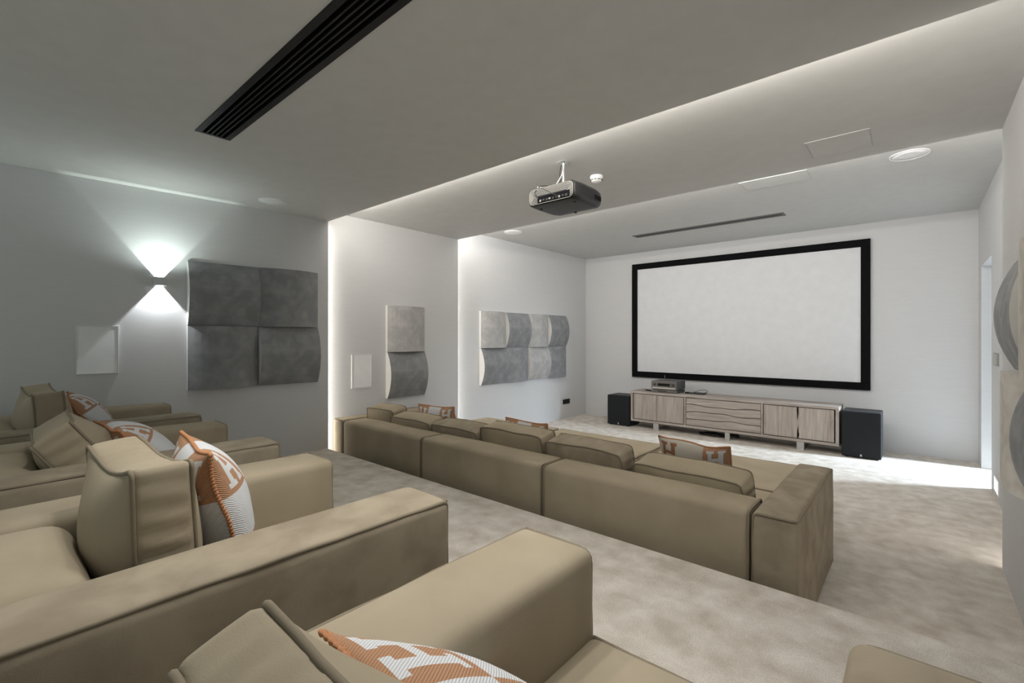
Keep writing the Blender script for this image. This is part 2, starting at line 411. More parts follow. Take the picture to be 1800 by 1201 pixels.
bm = bmesh.new(); lathe(bm, [(0, 0), (.052, 0), (.054, -.006), (.054, -.016), (.05, -.02), (0, -.02)]); obj('base', bm, M['white'], t, True, 40)
bm = bmesh.new(); lathe(bm, [(.05, -.02), (.049, -.03), (.042, -.044), (.03, -.052), (.018, -.055), (0, -.056)]); obj('dome', bm, M['white'], t, True)
bm = bmesh.new()
for i in range(10):
    a = i * PI / 5; c, s = math.cos(a), math.sin(a)
    mt = Matrix.Translation((c * .047, s * .047, -.036)) @ Matrix.Rotation(a, 4, 'Z')
    r = bmesh.ops.create_cube(bm, size=1, matrix=mt @ Matrix.Diagonal((.008, .02, .004, 1)))
o = obj('vent_slots', bm, M['cable'], t); o['kind'] = 'stuff'

# ------------------------------------------------------------------ projector
t = thing('projector', 'charcoal ceiling projector with ridged grey back panel and cables', 'projector', (-1.995, 2.93, C2))
t.rotation_euler = (0, 0, math.radians(0))
zc = 1.040 - C2
def rrect(w, h, r, k=6):
    pts = []
    for cx, cz, a0 in ((w - r, h - r, 0), (-w + r, h - r, 90), (-w + r, -h + r, 180), (w - r, -h + r, 270)):
        for i in range(k + 1):
            a = math.radians(a0 + 90 * i / k); pts.append((cx + r * math.cos(a), cz + r * math.sin(a)))
    return pts
bm = bmesh.new(); rings = []
for (y, w, h, r, dz) in ((-.195, .195, .058, .035, 0), (-.205, .200, .062, .04, 0), (-.195, .208, .066, .04, 0), (-.1, .212, .067, .035, 0), (.08, .212, .066, .035, 0), (.15, .205, .062, .04, .001), (.185, .185, .052, .04, .002), (.20, .15, .038, .03, .003)):
    rings.append([bm.verts.new((x, y, zc + z + dz)) for x, z in rrect(w, h, r)])
for A, B in zip(rings, rings[1:]):
    for i in range(len(A)): bm.faces.new([A[i], A[(i + 1) % len(A)], B[(i + 1) % len(A)], B[i]])
bm.faces.new(rings[0]); bm.faces.new(rings[-1])
body = obj('housing', bm, M['pj'], t, True, 45)
bm = bmesh.new(); lo = []
for y, w, h in ((-.2065, .196, .058), (-.200, .192, .055)):
    lo.append([bm.verts.new((x, y, zc + z)) for x, z in rrect(w, h, .036)])
for i in range(len(lo[0])): bm.faces.new([lo[0][i], lo[0][(i + 1) % 28], lo[1][(i + 1) % 28], lo[1][i]])
bm.faces.new(lo[0]); bm.faces.new(lo[1])
bp_ = obj('back_panel', bm, M['pj'], t)
for i in range(6):
    q = .0095 * i
    pts = [(x, -.208, zc + z) for x, z in rrect(.192 - q, .055 - q, max(.008, .034 - q))]
    bm = bmesh.new(); tube(bm, pts, .0026, True, 6); obj('ridge', bm, M['pjl'], bp_, True)
pp = obj('port_recess', newbox(-.115, .165, -.2115, -.2, zc - .050, zc - .004), M['glass'], t)
for i in range(9):
    x = -.095 + i * .028
    obj('socket', newbox(x, x + .014 + .004 * (i % 3), -.2145, -.211, zc - .044 + .004 * (i % 2), zc - .028), M['pj'] if i % 3 else M['pjg'], pp)
bm = bmesh.new(); lathe(bm, [(0, 0), (.030, 0), (.032, .006), (.032, .02), (.026, .02), (.02, .014), (0, .013)], n=24)
bmesh.ops.transform(bm, matrix=Matrix.Translation((.09, .178, zc)) @ Matrix.Rotation(-PI / 2, 4, 'X'), verts=bm.verts[:])
obj('lens', bm, M['lens'], t, True, 40)
obj('side_vent', newbox(.2095, .2135, .05, .14, zc - .02, zc + .012), M['frame'], t)
for x, y in ((-.15, -.12), (.15, -.12), (0, .12)):
    bm = bmesh.new(); lathe(bm, [(0, 0), (.012, 0), (.010, -.008), (0, -.008)], (x, y, zc - .066), 14); obj('foot', bm, M['cable'], t, True, 40)
mo = bmesh.new(); lathe(mo, [(0, 0), (.04, 0), (.04, -.006), (.016, -.010), (.014, -.03), (0, -.03)], (-.07, .06, 0), 24); lathe(mo, [(.013, -.02), (.013, -.19), (0, -.19)], (-.07, .06, 0), 16)
mount = obj('ceiling_mount', mo, M['chrome'], t, True, 40)
bm = bmesh.new(); box(bm, -.10, -.04, .03, .09, zc + .09, zc + .135, .006)
for sx, sy in ((-1, -1), (1, -1), (-1, 1), (1, 1)): tube(bm, [(-.07 + sx * .02, .06 + sy * .02, zc + .10), (-.07 + sx * .09, .06 + sy * .09, zc + .085), (-.07 + sx * .10, .06 + sy * .10, zc + .062)], .006, seg=6)
obj('bracket', bm, M['steel'], mount)
def curvepts(P, n=24):
    P = [Vector(p) for p in P]; out = []
    for i in range(len(P) - 1):
        p0, p1, p2, p3 = P[max(0, i - 1)], P[i], P[i + 1], P[min(len(P) - 1, i + 2)]
        for q in range(n):
            s = q / n
            out.append(.5 * ((2 * p1) + (p2 - p0) * s + (2 * p0 - 5 * p1 + 4 * p2 - p3) * s * s + (3 * p1 - p0 - 3 * p2 + p3) * s ** 3))
    return out + [P[-1]]
pipe('cable', curvepts([(-.085, .05, -.02), (-.09, .035, -.1), (-.075, .02, -.16), (-.1, -.06, zc + .09), (-.12, -.16, zc + .075), (-.13, -.225, zc + .03), (-.10, -.222, zc - .02)], 8), .0035, M['cable'], t)
pipe('cable', curvepts([(-.055, .04, -.02), (-.06, .02, -.11), (-.09, -.02, -.19), (-.10, -.10, zc + .085), (-.14, -.17, zc + .085), (-.11, -.21, zc + .066)], 8), .0032, M['cablew'], t)
pipe('cable', curvepts([(-.11, -.205, zc + .066), (-.05, -.235, zc + .04), (.03, -.23, zc - .01), (.07, -.216, zc - .03)], 8), .0025, M['cable'], t)
pipe('cable', curvepts([(-.16, -.14, zc + .075), (-.11, -.19, zc + .082), (-.06, -.15, zc + .08), (-.12, -.10, zc + .078), (-.17, -.16, zc + .072)], 8), .004, M['cable'], t)

# ------------------------------------------------------------------ wall sconce, in-wall speakers, outlet, switches
def sconce(loc, rz, label):
    t = thing('wall_sconce', label, 'wall lamp', loc, rz, 'up-and-down wall sconces')
    # local frame: +x out of the wall, y along the wall
    bm = bmesh.new()
    for a, b2 in ((-.04, -.036), (.036, .04)): box(bm, 0, .10, a, b2, -.034, .034)
    box(bm, .096, .10, -.036, .036, -.034, .034)
    obj('housing', bm, M['sconce'], t)
    obj('lamp_plate', newbox(.002, .096, -.036, .036, -.002, .002), M['sconce'], t)
    for z in (-.030, .030):
        bm = bmesh.new()
        box(bm, .0, .096, -.036, -.0195, z - .001, z + .001); box(bm, .0, .096, .0195, .036, z - .001, z + .001); box(bm, .0515, .096, -.0195, .0195, z - .001, z + .001)
        obj('beam_shutter', bm, M['sconce'], t)
sconce(W1(1.427, SCZ), -T4, 'small square up-and-down wall sconce beside the large panels')
sconce(LS, -T4, 'square up-and-down wall sconce on the left wall behind the viewer')
sconce(RS, PI, 'added unseen fill sconce on the right wall beside the viewer')
for (x, y), lb in zip(FILL_DOWN, ('above the second armchair from the left wall', 'above the third armchair, toward the gap', 'above the nearest armchair, behind the slot vent', 'nearest the long black slot vent, over the step side')):
    t = thing('fill_downlight', 'added unseen fill light ' + lb, 'ceiling lamp', (x, y, C1), 0, 'added fill lights over the armchairs')
    bm = bmesh.new(); lathe(bm, [(.052, 0), (.052, -.005), (.04, -.005), (.038, 0)], n=24); obj('rim', bm, M['white'], t, True, 40)
    bm = bmesh.new(); lathe(bm, [(.038, -.001), (0, -.001)], n=24); obj('diffuser', bm, M['nightlight'], t)
def flush_speaker(loc, rz, w, h, label, s=1):
    t = thing('wall_speaker', label, 'speaker', loc, rz, 'flush white wall speakers')
    bm = bmesh.new()
    d = .012
    for q in (-1, 1):
        a, b2 = sorted((q * w / 2, q * (w / 2 - .006))); box(bm, 0, s * d, a, b2, -h / 2, h / 2)
        a, b2 = sorted((q * h / 2, q * (h / 2 - .006))); box(bm, 0, s * d, -w / 2 + .006, w / 2 - .006, a, b2)
    obj('rim', bm, M['white'], t)
    obj('grille', newbox(0, .009, -w / 2 + .007, w / 2 - .007, -h / 2 + .007, h / 2 - .007), M['grille'], t)
flush_speaker(W1(1.808, -.092), -T4, .245, .372, 'square white flush speaker on the dim wall below the sconce')
flush_speaker((-4.79, 2.895, -.38), 0, .25, .378, 'white flush speaker on the lit wall section above the long sofa')
t = thing('wall_outlet', 'black double power outlet low on the left wall near the screen', 'outlet', (-4.93, 7.22, -1.185))
for s in (-1, 1):
    f = obj('outlet_frame', newbox(0, .010, s * .057 - .053, s * .057 + .053, -.045, .045, bev=.004), M['black'], t)
    bm = bmesh.new(); lathe(bm, [(.03, 0), (.03, .002), (.024, .002), (.022, 0), (0, 0)], n=20)
    bmesh.ops.transform(bm, matrix=Matrix.Translation((.0102, s * .057, 0)) @ Matrix.Rotation(PI / 2, 4, 'Y'), verts=bm.verts[:]); obj('socket', bm, M['blade'], f, True, 40)
t = thing('light_switch', 'grey double rocker switch on the right wall by the doorway', 'light switch', (.56, 6.20, -.20))
for s in (-1, 1):
    f = obj('switch_plate', newbox(-.012, 0, s * .075 - .07, s * .075 + .07, -.06, .06, bev=.004), M['alu'], t)
    for q in (-1, 0, 1): obj('rocker', newbox(-.017, -.011, s * .075 + q * .04 - .017, s * .075 + q * .04 + .017, -.048, .048, bev=.003), M['steel'], f)
t = thing('step_light', 'small lit white step light low on the right wall', 'wall lamp', (.56, 6.16, -1.36))
obj('plate', newbox(-.010, 0, -.15, .15, -.07, .07, bev=.005), M['white'], t)
obj('diffuser', newbox(-.0115, -.006, -.13, .13, -.055, .055), M['nightlight'], t)

# ------------------------------------------------------------------ curved velvet wall panels
S, TMIN, TPK = .558, .035, .112
def panel_mesh(kind, material, n=12):
    """square pad on the wall plane x=0, face towards +x; kind V bows out over its height, H over its width"""
    bm = bmesh.new(); h = S / 2 - .002; F = {}
    def th(a, b2):
        q = b2 if kind == 'V' else a
        return TMIN + (TPK - TMIN) * (1 - (q / h) ** 2)
    for i in range(n + 1):
        for j in range(n + 1):
            a, b2 = -h + 2 * h * i / n, -h + 2 * h * j / n
            F[i, j] = bm.verts.new((th(a, b2), a, b2))
    for i in range(n):
        for j in range(n): bm.faces.new([F[i, j], F[i + 1, j], F[i + 1, j + 1], F[i, j + 1]]).material_index = 0
    for side in range(4):
        prev = None
        for q in range(n + 1):
            f = (F[q, 0], F[q, n], F[0, q], F[n, q])[side]
            bk = bm.verts.new((0, f.co.y, f.co.z)); fr = bm.verts.new(f.co)
            if prev: bm.faces.new([prev[0], bk, fr, prev[1]]).material_index = 1
            prev = (bk, fr)
    me = bpy.data.meshes.new('panel'); bmesh.ops.recalc_face_normals(bm, faces=bm.faces[:]); bm.to_mesh(me); bm.free()
    me.materials.append(material); me.materials.append(M['panel_edge'])
    return me
PM = {(k, s): panel_mesh(k, M[s]) for k in 'VH' for s in ('panel', 'panel_lit')}
PM['H', 'panel_bright_lit'] = panel_mesh('H', M['panel_bright_lit']); PM['V', 'panel_bright_lit'] = panel_mesh('V', M['panel_bright_lit'])
def panels(loc, rz, label, rows, cols, kinds, shades, flip=1):
    """cols run from the near end to the far end, along local +y; row 0 on top"""
    t = thing('wall_panel_set', label, 'wall panels', loc, rz, 'curved grey acoustic panel sets')
    for r in range(rows):
        for c in range(cols):
            k = kinds[r][c]; s = {'l': 'panel_lit', 'd': 'panel', 'p': 'panel_bright_lit'}[shades[r][c]]
            o = bpy.data.objects.new('panel', PM[k, s]); COL.objects.link(o); o.parent = t
            o.location = (0, flip * (c - (cols - 1) / 2) * S, ((rows - 1) / 2 - r) * S)
    return t
panels(W1(.679, .105), -T4, 'four dark grey curved velvet panels beside the sconce', 2, 2, ('VH', 'HV'), ('dd', 'dd'))
panels((-4.79, 3.496, -.170), 0, 'column of two grey curved velvet panels between the lit wall steps', 2, 1, ('H', 'V'), ('l', 'd'))
panels((-4.93, 6.05, -.155), 0, 'eight grey curved velvet panels in two rows by the screen', 2, 4, ('HVHV', 'VHVH'), ('ldld', 'ddld'))
panels((.42, 3.0, -.165), PI, 'four grey curved velvet panels on the right wall', 2, 2, ('HV', 'VH'), ('pd', 'dp'), flip=-1)

# ------------------------------------------------------------------ projection screen
t = thing('projection_screen', 'wide white projection screen with thick black frame', 'screen', (-2.19, Y3, .311))
ox0, ox1, oz0, oz1 = -3.922 + 2.19, -.470 + 2.19, -.708 - .311, 1.333 - .311
b_ = .103
for a in ((ox0, ox1, oz1 - b_, oz1), (ox0, ox1, oz0, oz0 + b_)): obj('frame_rail', newbox(a[0], a[1], -.045, 0, a[2], a[3], bev=.004), M['frame'], t)
for a in ((ox0, ox0 + b_), (ox1 - b_, ox1)): obj('frame_rail', newbox(a[0], a[1], -.044, 0, oz0 + b_, oz1 - b_), M['frame'], t)
obj('screen_cloth', newbox(ox0 + b_, ox1 - b_, -.03, -.012, oz0 + b_, oz1 - b_), M['screen'], t)

# ------------------------------------------------------------------ media cabinet
CX0, CX1, CY0, CY1, CZ0, CZ1 = -3.615, -.748, 7.20, 7.66, -1.385, -.885
t = thing('media_cabinet', 'long low washed oak media cabinet under the screen', 'cabinet', ((CX0 + CX1) / 2, (CY0 + CY1) / 2, FL))
OX, OY, OZ = t.location
def cb(name, x0, x1, y0, y1, z0, z1, m, p=None, bev=0): return obj(name, newbox(x0 - OX, x1 - OX, y0 - OY, y1 - OY, z0 - OZ, z1 - OZ, bev=bev), m, p or t)
cb('top', CX0, CX1, CY0, CY1, CZ1 - .035, CZ1, M['woodF'], bev=.003)
cb('bottom', CX0, CX1, CY0, CY1, CZ0, CZ0 + .035, M['woodF'], bev=.003)
for x in (CX0, CX1 - .035): cb('side_panel', x, x + .035, CY0, CY1, CZ0 + .035, CZ1 - .035, M['woodV'][0])
cb('back_panel', CX0 + .035, CX1 - .035, CY1 - .02, CY1, CZ0 + .035, CZ1 - .035, M['woodF'])
for x in (-2.722, -1.645): cb('divider', x, x + .022, CY0 + .006, CY1 - .02, CZ0 + .035, CZ1 - .035, M['woodF'])
DZ0, DZ1 = CZ0 + .045, CZ1 - .045
def wavy_door(x0, x1, l, r, m):
    """upright plank door; live edge on the left and/or right"""
    bm = bmesh.new(); n = 14; cols = []
    for k in range(n + 1):
        z = DZ0 + (DZ1 - DZ0) * k / n; w = .007 * math.sin(k * .55 + x0 * 5) + .004 * math.sin(k * 1.3)
        xa, xb = x0 + (w if l else 0), x1 + (w if r else 0)
        cols.append([bm.verts.new((xx - OX, yy - OY, z - OZ)) for xx, yy in ((xa, CY0 + .012), (xb, CY0 + .012), (xb, CY0 + .034), (xa, CY0 + .034))])
    for A, B in zip(cols, cols[1:]):
        for j in range(4): bm.faces.new([A[j], A[(j + 1) % 4], B[(j + 1) % 4], B[j]])
    bm.faces.new(cols[0]); bm.faces.new(cols[-1])
    return obj('door', bm, m, t)
wavy_door(CX0 + .05, -3.172, 0, 0, M['woodV'][1]); wavy_door(-3.166, -2.735, 0, 0, M['woodV'][2])
wavy_door(-1.612, -1.207, 0, 1, M['woodV'][3]); wavy_door(-1.196, CX1 - .052, 1, 0, M['woodV'][0])
dx0, dx1 = -2.692, -1.652
def wave(i, x):
    if i in (0, 4): return 0
    return .010 * math.sin(x * 6.5 + i * 2.1) + .006 * math.sin(x * 15 + i)
for i in range(4):
    za, zb = DZ0 + (DZ1 - DZ0) * i / 4, DZ0 + (DZ1 - DZ0) * (i + 1) / 4
    bm = bmesh.new(); n = 24; cols = []
    for k in range(n + 1):
        x = dx0 + (dx1 - dx0) * k / n
        lo_, hi_ = za + wave(i, x) + (.005 if i else 0), zb + wave(i + 1, x) - (.005 if i < 3 else 0)
        cols.append([bm.verts.new((x - OX, yy - OY, zz - OZ)) for yy, zz in ((CY0 + .010, lo_), (CY0 + .010, hi_), (CY0 + .034, hi_), (CY0 + .034, lo_))])
    for A, B in zip(cols, cols[1:]):
        for j in range(4): bm.faces.new([A[j], A[(j + 1) % 4], B[(j + 1) % 4], B[j]])
    bm.faces.new(cols[0]); bm.faces.new(cols[-1])
    obj('drawer', bm, M['woodH'][i], t)
for x, w in ((-3.225, .085), (-2.125, .065), (-1.215, .085)):
    bm = bmesh.new()
    box(bm, x - OX, x + w - OX, CY0 + .01 - OY, CY0 + .03 - OY, 0, CZ0 - OZ); box(bm, x - OX, x + w - OX, CY1 - .05 - OY, CY1 - .03 - OY, 0, CZ0 - OZ)
    box(bm, x - OX, x + w - OX, CY0 + .03 - OY, CY1 - .05 - OY, 0, .012)
    obj('leg', bm, M['legs'], t)

# devices on the cabinet
TZ = CZ1
t = thing('disc_player', 'slim gunmetal player underneath the receiver', 'media player', (-3.055, 7.40, TZ))
obj('case', newbox(-.205, .205, -.16, .18, .008, .046, bev=.002), M['recv_d'], t)
obj('faceplate', newbox(-.207, .207, -.172, -.16, .006, .048, bev=.002), M['recv'], t)
obj('disc_slot', newbox(-.10, .05, -.1735, -.172, .022, .032), M['glass'], t)
for x in (-.17, .17):
    for y in (-.13, .14): obj('foot', newbox(x - .015, x + .015, y - .015, y + .015, 0, .008), M['cable'], t)
t = thing('receiver', 'grey audio receiver with dark display on the cabinet', 'receiver', (-3.055, 7.40, TZ + .046))
obj('case', newbox(-.205, .205, -.165, .19, .012, .142, bev=.003), M['recv_d'], t)
fp = obj('faceplate', newbox(-.208, .208, -.18, -.165, .010, .144, bev=.003), M['recv'], t)
obj('display', newbox(-.10, .10, -.1822, -.18, .066, .108), M['glass'], t)
for x, r in ((-.15, .018), (.15, .024)):
    bm = bmesh.new(); lathe(bm, [(0, .018), (r * .9, .018), (r, .014), (r, 0), (0, 0)], n=24)
    bmesh.ops.transform(bm, matrix=Matrix.Translation((x, -.18, .088)) @ Matrix.Rotation(PI / 2, 4, 'X'), verts=bm.verts[:]); obj('knob', bm, M['recv_d'], t, True, 40)
obj('control_strip', newbox(-.19, .19, -.1812, -.18, .022, .046), M['steel'], t)
for x in (-.16, .16):
    for y in (-.13, .14): obj('foot', newbox(x - .02, x + .02, y - .02, y + .02, 0, .012), M['cable'], t)
t = tag(obj('remote_control', newbox(-.02, .02, -.075, .075, 0, .018, bev=.006), M['cable']), 'small black remote control lying left of the receiver', 'remote control'); t.location = (-3.36, 7.36, TZ); t.rotation_euler = (0, 0, 1.2)
t = thing('media_streamer', 'small black box with looped cable right of the receiver', 'media player', (-2.57, 7.45, TZ))
obj('case', newbox(-.085, .085, -.06, .06, 0, .022, bev=.005), M['cable'], t)
pipe('cable', curvepts([(.03, .06, .012), (.08, .13, .03), (.02, .16, .055), (-.05, .12, .045), (-.13, .10, .012), (-.2, .02, .006)], 8), .004, M['cable'], t)
t = thing('power_adapter', 'little black adapter between receiver and streamer box', 'adapter', (-2.755, 7.42, TZ))
obj('case', newbox(-.03, .03, -.022, .022, 0, .026, bev=.005), M['cable'], t)
obj('case', newbox(.045, .08, -.02, .02, 0, .02, bev=.005), M['cable'], t)
pipe('cable', curvepts([(-.03, 0, .01), (-.06, .04, .02), (.0, .09, .03), (.07, .05, .012)], 8), .0035, M['cablew'], t)
bm = bmesh.new(); pts = []
for i in range(130):
    a = i * .31; q = 1 + .12 * math.sin(i * 1.7); pts.append((.19 * q * math.cos(a), .09 * q * math.sin(a), .012 + .022 * (i / 130) + .004 * math.sin(i * .9)))
tube(bm, pts, .006, seg=6)
t = tag(obj('cable_coil', bm, M['cable'], None, True), 'black cable coiled on the carpet beneath the cabinet', 'cable'); t.location = (-2.36, 7.42, FL)
t = tag(obj('extension_socket', newbox(-.10, .10, -.035, .035, 0, .045, bev=.008), M['cable']), 'black multi-socket block beside the cable coil under the cabinet', 'power strip'); t.location = (-2.11, 7.50, FL); t.rotation_euler = (0, 0, .3)
t = tag(pipe('wall_cable', curvepts([(0, 0, .50), (.0, -.002, .3), (.004, 0, .1), (0, 0, 0)], 8), .005, M['alu'], None), 'thin grey cord running down the wall behind the receiver', 'cable'); t.location = (-3.30, Y3 - .055, -1.15)

# ------------------------------------------------------------------ subwoofers
def subwoofer(loc, w, h, d, label):
    t = thing('subwoofer', label, 'subwoofer', loc, 0, 'black subwoofers beside the cabinet')
    obj('cabinet', newbox(-w / 2, w / 2, .02, d, .012, h, bev=.014, seg=3), M['subside'], t)
    obj('front_grille', newbox(-w / 2, w / 2, 0, .034, .012, h, bev=.012, seg=3), M['subwoofer'], t)
    bm = bmesh.new()
    # small pale maker's mark: a ring of strokes like a stylised figure
    for a in ((-.010, .010, .022, .026), (-.004, .004, .026, .036), (-.010, .010, .036, .040), (-.010, -.005, .014, .022), (.005, .010, .014, .022)): box(bm, a[0], a[1], -.0025, .0005, a[2] + .01, a[3] + .01)
    obj('emblem', bm, M['white'], t)
    for x in (-1, 1):
        for y in (.05, d - .05): obj('foot', newbox(x * (w / 2 - .05) - .02, x * (w / 2 - .05) + .02, y - .02, y + .02, 0, .013), M['cable'], t)
subwoofer((-.523, 7.205, FL), .396, .577, .40, 'black subwoofer at the right end of the cabinet')
subwoofer((-3.855, 7.215, FL), .42, .515, .38, 'black subwoofer at the left end of the cabinet')

# ------------------------------------------------------------------ soft goods
def boxcushion_parts(w, t, h, parent, seed, bulge=.05, material=None, ear=0.0, rnd=0.0):
    """loose square cushion: panels front and back, gathered border, piping round both panels. Base at z=0, thickness along y"""
    def warp(p):
        u, v = max(-1.1, min(1.1, p.x / (w / 2))), max(-1.1, min(1.1, (p.z - h / 2) / (h / 2)))
        k = 1 - rnd * abs(u) ** 6 * abs(v) ** 6
        return Vector((p.x * k, p.y, h / 2 + (p.z - h / 2) * (k if v > 0 else 1) + ear * (u * u - .45) * max(0, v) ** 2))
    bm = bmesh.new(); softbox(bm, (0, 0, h / 2), (w, t, h), .018, n=(30, 5, 26), bulge=(.012, bulge, .012), wob=.010, seed=seed, freq=4.0)
    for v in bm.verts:                                            # gathers across the border strip
        if abs(v.co.y) < t / 2 - .010:
            g = .5 + .5 * noise.noise(v.co * 5 + Vector((seed, 0, 0)))
            if v.co.z > h * .93: v.co.z += .004 * g * math.sin(v.co.x * 130 + seed + 6 * v.co.y)
            elif abs(v.co.x) > w * .45: v.co.x += .0055 * g * math.sin(v.co.z * 115 + seed * 2 + 14 * v.co.y) * (1 if v.co.x > 0 else -1)
        v.co = warp(v.co)
    obj('cushion_body', bm, material or M['velvet'], parent, True)
    a, b2 = w / 2 - .002, h - .002
    for s in (-1, 1):
        y = s * (t / 2 - .001)
        pts = roundpath([(-a, y, .004), (a, y, .004), (a, y, b2), (-a, y, b2)], .02, closed=True)
        q = []
        for p in pts:
            d = noise.noise_vector((p + Vector((seed * 7.1, seed * 3.3, seed)) - Vector((0, 0, h / 2))) * 4.0) * .010
            q.append(warp(p + d) + noise.noise_vector(p * 14) * .0012)
        pipe('piping', q, .0058, M['pipe'], parent, True)
def back_cushion(x, y, z, w, t, h, pitch, yaw, roll, label, seed, group, material=None, bulge=.05, ear=.03, rnd=0.0):
    o = thing('back_cushion', label, 'cushion', (x, y, z), 0, group)
    o.rotation_euler = (math.radians(pitch), math.radians(roll), math.radians(yaw))
    boxcushion_parts(w, t, h, o, seed, bulge, material, ear, rnd)
    return o
ORANGE, WHITE, CREAM, BROWN = (.46, .26, .155), (.70, .71, .73), (.60, .555, .48), (.33, .16, .09)
def letter(u, v):
    """serifed capital H inside a unit block"""
    for x in (.30, .70):
        if abs(u - x) < .075 and .14 < v < .86: return True
        if abs(u - x) < .145 and (.12 < v < .20 or .80 < v < .88): return True
    return .30 < u < .70 and abs(v - .5) < .06
def pillow_mesh(layout, w=.46, T=.085, n=84, seed=1, rot=0):
    bm = bmesh.new(); uvl = bm.loops.layers.uv.new('UVMap'); cl = bm.loops.layers.float_color.new('Col')
    def pos(i, j, s):
        u, v = -1 + 2 * i / n, -1 + 2 * j / n
        x = w / 2 * u * (1 - .07 * (1 - v * v)) ; z = w / 2 * v * (1 - .07 * (1 - u * u))
        th = T * (max(0, 1 - u * u) ** .55) * (max(0, 1 - v * v) ** .55)
        nv = noise.noise_vector(Vector((x * 6 + seed * 3, z * 6, s * .3)))
        edge = (1 - max(abs(u), abs(v)) ** 8)
        return Vector((x + nv.x * .006, s * th * (1 + .12 * nv.y) + noise.noise(Vector((x * 5, z * 5, seed))) * .03 * (max(abs(u), abs(v)) ** 3), z + w / 2 + nv.z * .006))
    rim = {}
    for s in (-1, 1):
        V = {}
        for i in range(n + 1):
            for j in range(n + 1):
                if i in (0, n) or j in (0, n):
                    if (i, j) not in rim: rim[i, j] = bm.verts.new(pos(i, j, 1))
                    V[i, j] = rim[i, j]
                else: V[i, j] = bm.verts.new(pos(i, j, s))
        for i in range(n):
            for j in range(n):
                f = bm.faces.new([V[i, j], V[i + 1, j], V[i + 1, j + 1], V[i, j + 1]] if s > 0 else [V[i, j], V[i, j + 1], V[i + 1, j + 1], V[i + 1, j]])
                cu, cv = (i + .5) / n, (j + .5) / n
                if s < 0: pass
                else: cu = 1 - cu
                if rot: cu, cv = cv, 1 - cu
                bi, bj = min(2, int(cu * 3)), min(2, int(cv * 3)); kind = layout[2 - bj][bi]
                lt = letter(cu * 3 - bi, cv * 3 - bj)
                c = {'O': WHITE if lt else ORANGE, 'W': WHITE, 'C': BROWN if lt else CREAM, 'c': CREAM}[kind]
                for l in f.loops:
                    l[cl] = (*c, 1); l[uvl].uv = (l.vert.co.x / w + .5, l.vert.co.z / w)
    me = bpy.data.meshes.new('pillow_cover'); bm.to_mesh(me); bm.free()
    edge = []
    for i in range(n): edge.append(pos(i, 0, 1))
    for j in range(n): edge.append(pos(n, j, 1))
    for i in range(n): edge.append(pos(n - i, n, 1))
    for j in range(n): edge.append(pos(0, n - j, 1))
    eb = bmesh.new(); fine = []
    for a, b2 in zip(edge, edge[1:] + edge[:1]): fine += [a, a.lerp(b2, .5)]
    tube(eb, fine, .0055, True, 6, mod=lambda i: 1.25 if (i // 2) % 2 else .75)
    em = bpy.data.meshes.new('edge_stitching'); bmesh.ops.recalc_face_normals(eb, faces=eb.faces[:]); eb.to_mesh(em); eb.free()
    return me, em
LAY1 = ('OWO', 'WOW', 'OWO'); LAY2 = ('CcO', 'cOc', 'OcC')
PA = pillow_mesh(LAY1, seed=1, T=.10, w=.42); PB = pillow_mesh(LAY1, seed=5, T=.10, w=.42); PC = pillow_mesh(LAY2, seed=9, w=.48)
for me, em in (PA, PB, PC):
    for q, mm in ((me, M['pillow']), (em, M['stitch'])):
        q.materials.append(mm)
        for pl in q.polygons: pl.use_smooth = True
def pillow(meshes, loc, rot, label, group):
    o = thing('throw_pillow', label, 'pillow', loc, 0, group); o.rotation_euler = tuple(math.radians(a) for a in rot)
    for nm, me in zip(('cover', 'edge_stitching'), meshes):
        c = bpy.data.objects.new(nm, me); COL.objects.link(c); c.parent = o
    return o

# ------------------------------------------------------------------ armchairs on the platform
AW, CW, YB, YF, AT = .23, .98, -.16, 1.025, -.53
def arm(x0, x1, y0, y1, z0, z1, outer, parent, seed, mside=None, r=.03):
    """padded arm: smooth inner roll, piping on the outer and front edges"""
    a = soft('arm', x0, x1, y0, y1, z0, z1, r, mside or M['velvet'], parent, n=(4, 20, 8), bulge=(.008, .006, .010), wob=.006, seed=seed, freq=2.5)
    xo, xi = (x1, x0) if outer > 0 else (x0, x1)
    e = .010
    xo2, xi2 = xo - outer * e, xi + outer * e
    pts = roundpath([(xo2, y0 + .02, z1 - e * .6), (xo2, y1 - e, z1 - e * .6), (xo2, y1 - e * .6, z0 + .01)], .02, wob=.003)
    pipe('piping', pts, .0065, M['pipe'], a)
    pts = roundpath([(xo2, y1 - e, z1 - e * .6), (xi2, y1 - e, z1 - e * .6), (xi2, y1 - e, z0 + .01)], .03, wob=.003)
    pipe('piping', pts, .0055, M['pipe'], a)
    return a
def armchair(x0, label, seed):
    t = thing('armchair', label, 'armchair', (x0 + CW / 2, .43, PL), 0, 'taupe velvet armchairs on the platform')
    h = CW / 2; z = lambda q: q - PL; y = lambda q: q - .43
    arm(-h, -h + AW, y(YB), y(YF), .005, z(AT), -1, t, seed)
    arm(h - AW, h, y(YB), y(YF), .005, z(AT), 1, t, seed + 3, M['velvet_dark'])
    soft('backrest', -h + AW - .004, h - AW + .004, y(YB), y(.185), .01, z(-.535), .065, M['velvet'], t, n=(10, 6, 8), bulge=(0, .02, .022), wob=.008, seed=seed + 5)
    st = soft('seat', -h + AW - .004, h - AW + .004, y(.15), y(YF - .012), .01, z(-.735), .028, M['velvet'], t, n=(8, 10, 6), bulge=(0, .008, .014), wob=.006, seed=seed + 6)
    pipe('piping', roundpath([(-h + AW + .006, y(YF - .022), z(-.741)), (h - AW - .006, y(YF - .022), z(-.741))], .01, wob=.002), .0055, M['pipe'], st)
    return t
CHX = [-4.675, -3.42, -2.135, -.84]
